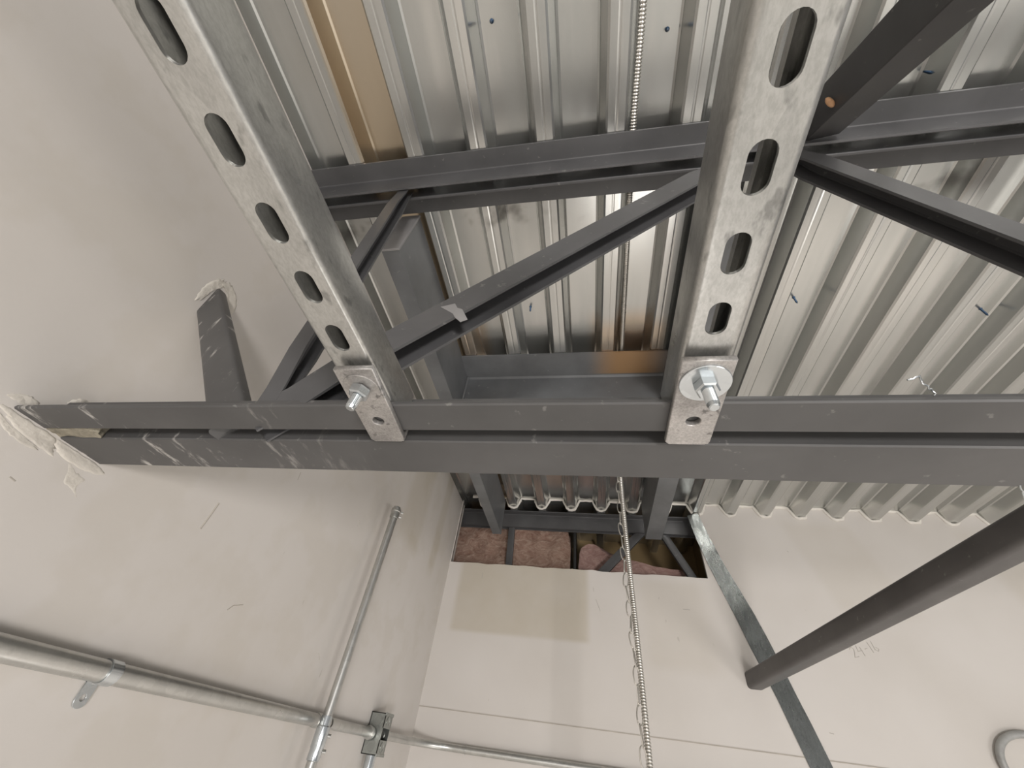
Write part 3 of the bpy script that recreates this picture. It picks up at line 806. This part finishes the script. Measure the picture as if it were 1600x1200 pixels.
def blob(name, pts_yz, thick, seed, mat=None, x_in=None):
    """flat smear of compound on the left wall: irregular outline, thin, rough surface."""
    n = 40; rings = 6
    cy = sum(p[0] for p in pts_yz) / len(pts_yz); cz_ = sum(p[1] for p in pts_yz) / len(pts_yz)
    P = []
    m_ = len(pts_yz)
    for i in range(n):
        t = i * m_ / n; j = int(t); f = t - j
        q0 = pts_yz[(j - 1) % m_]; q1 = pts_yz[j % m_]; q2 = pts_yz[(j + 1) % m_]; q3 = pts_yz[(j + 2) % m_]
        cr = lambda a, b, c, d: 0.5 * (2 * b + (c - a) * f + (2 * a - 5 * b + 4 * c - d) * f * f + (3 * b - a - 3 * c + d) * f ** 3)
        y = cr(q0[0], q1[0], q2[0], q3[0]); z_ = cr(q0[1], q1[1], q2[1], q3[1])
        k_ = 1 + 0.20 * noise.noise(Vector((i * 0.9, seed, 0))) + 0.12 * noise.noise(Vector((i * 2.3, seed, 4)))
        P.append((cy + (y - cy) * k_, cz_ + (z_ - cz_) * k_))
    vs, fs = [], []
    for r in range(rings + 1):
        g = 1 - r / rings
        for i in range(n):
            y = cy + (P[i][0] - cy) * g; z_ = cz_ + (P[i][1] - cz_) * g
            h = 0 if r == 0 else thick * (0.45 + 0.9 * abs(noise.noise(Vector((y * 70, z_ * 70, seed)))))
            vs.append((XW - 0.0004 + h, y, z_))
    for r in range(rings):
        for i in range(n):
            j = (i + 1) % n
            fs.append((r * n + i, r * n + j, (r + 1) * n + j, (r + 1) * n + i))
    k_ = len(vs)
    vs += [(XW - 0.004, p_[0], p_[1]) for p_ in P]
    for i in range(n):
        j = (i + 1) % n; fs.append((i, k_ + i, k_ + j, j))
    fs.append(tuple(range(k_, k_ + n)))
    return link(name, mesh(name, vs, fs), mat or M['plaster'], wl, 60)
blob('plaster_patch', [(0.266, 0.2445), (0.300, 0.2445), (0.336, 0.2440), (0.345, 0.232), (0.352, 0.224), (0.330, 0.226), (0.300, 0.229), (0.278, 0.236)], 0.0028, 2.0)
blob('plaster_patch', [(0.335, 0.2445), (0.365, 0.2445), (0.400, 0.2445), (0.418, 0.238), (0.395, 0.230), (0.360, 0.229), (0.342, 0.235)], 0.0024, 4.0)
blob('plaster_patch', [(0.368, 0.231), (0.385, 0.224), (0.402, 0.222), (0.400, 0.208), (0.412, 0.196), (0.396, 0.204), (0.382, 0.206), (0.374, 0.220)], 0.0009, 6.0)
blob('plaster_patch', [(0.268, 0.236), (0.290, 0.230), (0.312, 0.227), (0.334, 0.2235), (0.318, 0.219), (0.292, 0.222), (0.276, 0.229)], 0.0016, 7.0)
blob('plaster_patch', [(0.262, 0.254), (0.272, 0.264), (0.284, 0.268), (0.300, 0.262), (0.290, 0.256), (0.276, 0.254)], 0.0022, 9.0)
blob('plaster_patch', [(0.312, 0.284), (0.318, 0.298), (0.332, 0.304), (0.344, 0.300), (0.340, 0.290), (0.328, 0.285)], 0.0026, 12.0)
blob('plaster_patch', [(0.340, 0.985), (0.345, 1.02), (0.375, 1.034), (0.405, 1.02), (0.41, 0.98), (0.385, 0.97)], 0.006, 22.0)
# compound packed into the slot between the two chord angles
pk = []
bm = bmesh.new(); bmesh.ops.create_cube(bm, size=1); bmesh.ops.subdivide_edges(bm, edges=bm.edges[:], cuts=7, use_grid_fill=True)
for v in bm.verts:
    p_ = Vector((XW - 0.01 + 0.080 * (v.co.x + 0.5), 0.3195 + 0.0185 * (v.co.y + 0.5), 0.2480 + 0.020 * (v.co.z + 0.5)))
    k_ = noise.fractal(p_ * 90, 0.9, 2.0, 3)
    p_.z += 0.0025 * k_ - 0.0005
    if v.co.x > 0.3: p_.x += 0.012 * noise.noise(Vector((p_.y * 160, p_.z * 60, 3)))
    v.co = p_
me = bpy.data.meshes.new('packed_mortar'); bm.to_mesh(me); bm.free()
link('packed_mortar', me, mat_plain('raw_mortar', (0.27, 0.245, 0.19), 0.9, 0, 0.3, 90, 0.8), wl, 60)
# smears around the end web
blob('plaster_patch', [(0.318, 0.540), (0.312, 0.575), (0.318, 0.604), (0.330, 0.618), (0.336, 0.606), (0.328, 0.580), (0.326, 0.545)], 0.0030, 14.0)
blob('plaster_patch', [(0.326, 0.606), (0.336, 0.622), (0.352, 0.622), (0.372, 0.610), (0.384, 0.590), (0.380, 0.565), (0.368, 0.575), (0.352, 0.598), (0.338, 0.604)], 0.0034, 17.0)

# ------------------------------------------------------------------ roofing screws poking through the deck
def screw(x, y, z, tilt=(0, 0), ln=0.022, label=''):
    e = tag(empty('roofing_screw', (x, y, z)), label, 'screw', 'blue roofing screws poking through the deck')
    pr = [(-0.004, 0.0024)]; q = 0.0
    while q < ln - 0.006:
        pr += [(q, 0.0019), (q + 0.0008, 0.0028)]; q += 0.0018
    pr += [(ln - 0.004, 0.0020), (ln, 0.0004)]
    lathe('shank', (x, y, z), (x + tilt[0], y + tilt[1], z - 1), pr, M['screw'], e, 10, 60)
    lathe('burr', (x, y, z + .001), (x, y, z - 1), [(0, 0.0050), (0.0016, 0.0042), (0.0030, 0.0026)], M['screw'], e, 10, 60)
screw(-0.174, 0.051, ZU, (0.05, 0.0), 0.020, 'blue roofing screw tip above the top chord, left of the cable')
screw(0.173, 0.109, ZU, (-.1, 0), 0.020, 'blue roofing screw tip in the flute just right of the cable')
screw(-0.168, 0.748, ZU, (0.02, .05), 0.026, 'dark roofing screw tip below the long web, mid deck')
screw(0.608, 0.762, ZU, (0, 0), 0.030, 'blue roofing screw right of the right strut')
screw(1.108, 0.832, ZU, (0, 0), 0.032, 'blue roofing screw near the right edge of the frame')
screw(0.672, 0.237, ZU, (0.1, 0), 0.026, 'blue roofing screw beside the dark upper right brace')

# tie wires on the chord
def wire(pts, label, r=0.0007):
    P = []
    for a, b in zip(pts, pts[1:]):
        a, b = Vector(a), Vector(b)
        for q in range(4): P.append(a.lerp(b, q / 4) + Vector((random.uniform(-.0008, .0008), random.uniform(-.0008, .0008), random.uniform(-.0008, .0008))))
    P.append(Vector(pts[-1]))
    tag(tube('tie_wire', P, r, M['zinc'], None, 6), label, 'wire', 'loose tie wires')
wire([(0.276, 0.279, 0.2525), (0.276, 0.2765, 0.255), (0.270, 0.272, 0.256), (0.264, 0.268, 0.257), (0.260, 0.262, 0.258), (0.251, 0.263, 0.256)], 'twisted bit of tie wire on the chord at right')
wire([(0.402, 0.398, 0.2465), (0.410, 0.408, 0.244), (0.416, 0.417, 0.242), (0.410, 0.4015, 0.2462)], 'loop of tie wire under the chord at the right edge')

# wood chip / bare spot plug on the upper right brace
cd_ = Vector((0.437, 0.228, 0.912)); fr_ = []
for q in range(9):
    t = -1 + q / 4; w_ = max(0.03, math.sqrt(max(0, 1 - t * t)))
    fr_.append((cd_ + Vector((0.6, 0.5, -0.35)).normalized() * 0.011 * t, Vector((0, 0.7, 0.7)) * w_, Vector((-0.6, 0.5, -0.5)).normalized() * w_))
tag(link('wood_chip', sweep('wood_chip', circ(0.0055, 12), fr_), M['orange'], None, 60), 'pale wood chip caught beside the charcoal brace at upper right', 'chip')

# pencil note on the back wall, right of the bridging bar
def strokes(segs, ox, oz, s, tilt):
    ms = []
    c, sn = math.cos(tilt), math.sin(tilt)
    for a in segs:
        P = [(ox + s * (u * c - w * sn), YB - 0.0004, oz + s * (u * sn + w * c)) for u, w in a]
        ms.append(sweep('s', circ(0.0011, 5), tube_frames(P)))
    return join('pencil_note', ms)
segs = [[(0, .8), (.25, 1), (.45, .75), (.3, .4), (0, 0), (.5, 0)], [(.9, 1), (.75, .45), (1.25, .45)], [(1.2, .8), (1.15, -.1)], [(1.6, .5), (1.9, .5)], [(2.3, 1.05), (2.25, 0)], [(2.75, 1.05), (2.6, .2), (2.85, 0), (3.05, .2), (2.8, .4)]]
pn = tag(link('pencil_note', strokes(segs, 1.012, 0.462, 0.034, 0.30), M['pencil']), 'faint pencilled 24-16 on the back wall below the bridging bar', 'writing')

# scuffs and drips on the walls
for i_, a_ in enumerate([[(0.6118, 0.2988), (0.6111, 0.2766), (0.6093, 0.2475)], [(0.7687, 0.1592), (0.7783, 0.1698), (0.8018, 0.1777)], [(0.764, 0.4612), (0.767, 0.4418)], [(1.0855, 0.4757), (1.0857, 0.4962), (1.1, 0.4704)], [(0.3333, 0.1847), (0.3414, 0.1834)], [(1.1367, 0.1606), (1.1529, 0.147)]]):
    r_ = 0.0030 if i_ == 0 else 0.0014
    link('scuff_mark', sweep('scuff_mark', circ(1, 6), [(f_[0], f_[1], f_[2], r_, r_) for f_ in tube_frames([(XW - r_ * 0.6, y_, z_) for y_, z_ in a_])]), M['seam'], wl, 60)
for a_ in [[(0.036, 0.5993), (0.054, 0.5508)], [(0.4057, 0.5853), (0.4344, 0.585)], [(-0.5058, 0.6783), (-0.5045, 0.6514)], [(0.907, 0.8666), (0.9105, 0.861)], [(0.8318, 0.2224), (0.8451, 0.2204)], [(0.3133, 0.6274), (0.3095, 0.6193)]]:
    link('scuff_mark', sweep('scuff_mark', circ(0.0014, 6), tube_frames([(x_, YB + 0.0006, z_) for x_, z_ in a_])), M['pencil'], wb, 60)
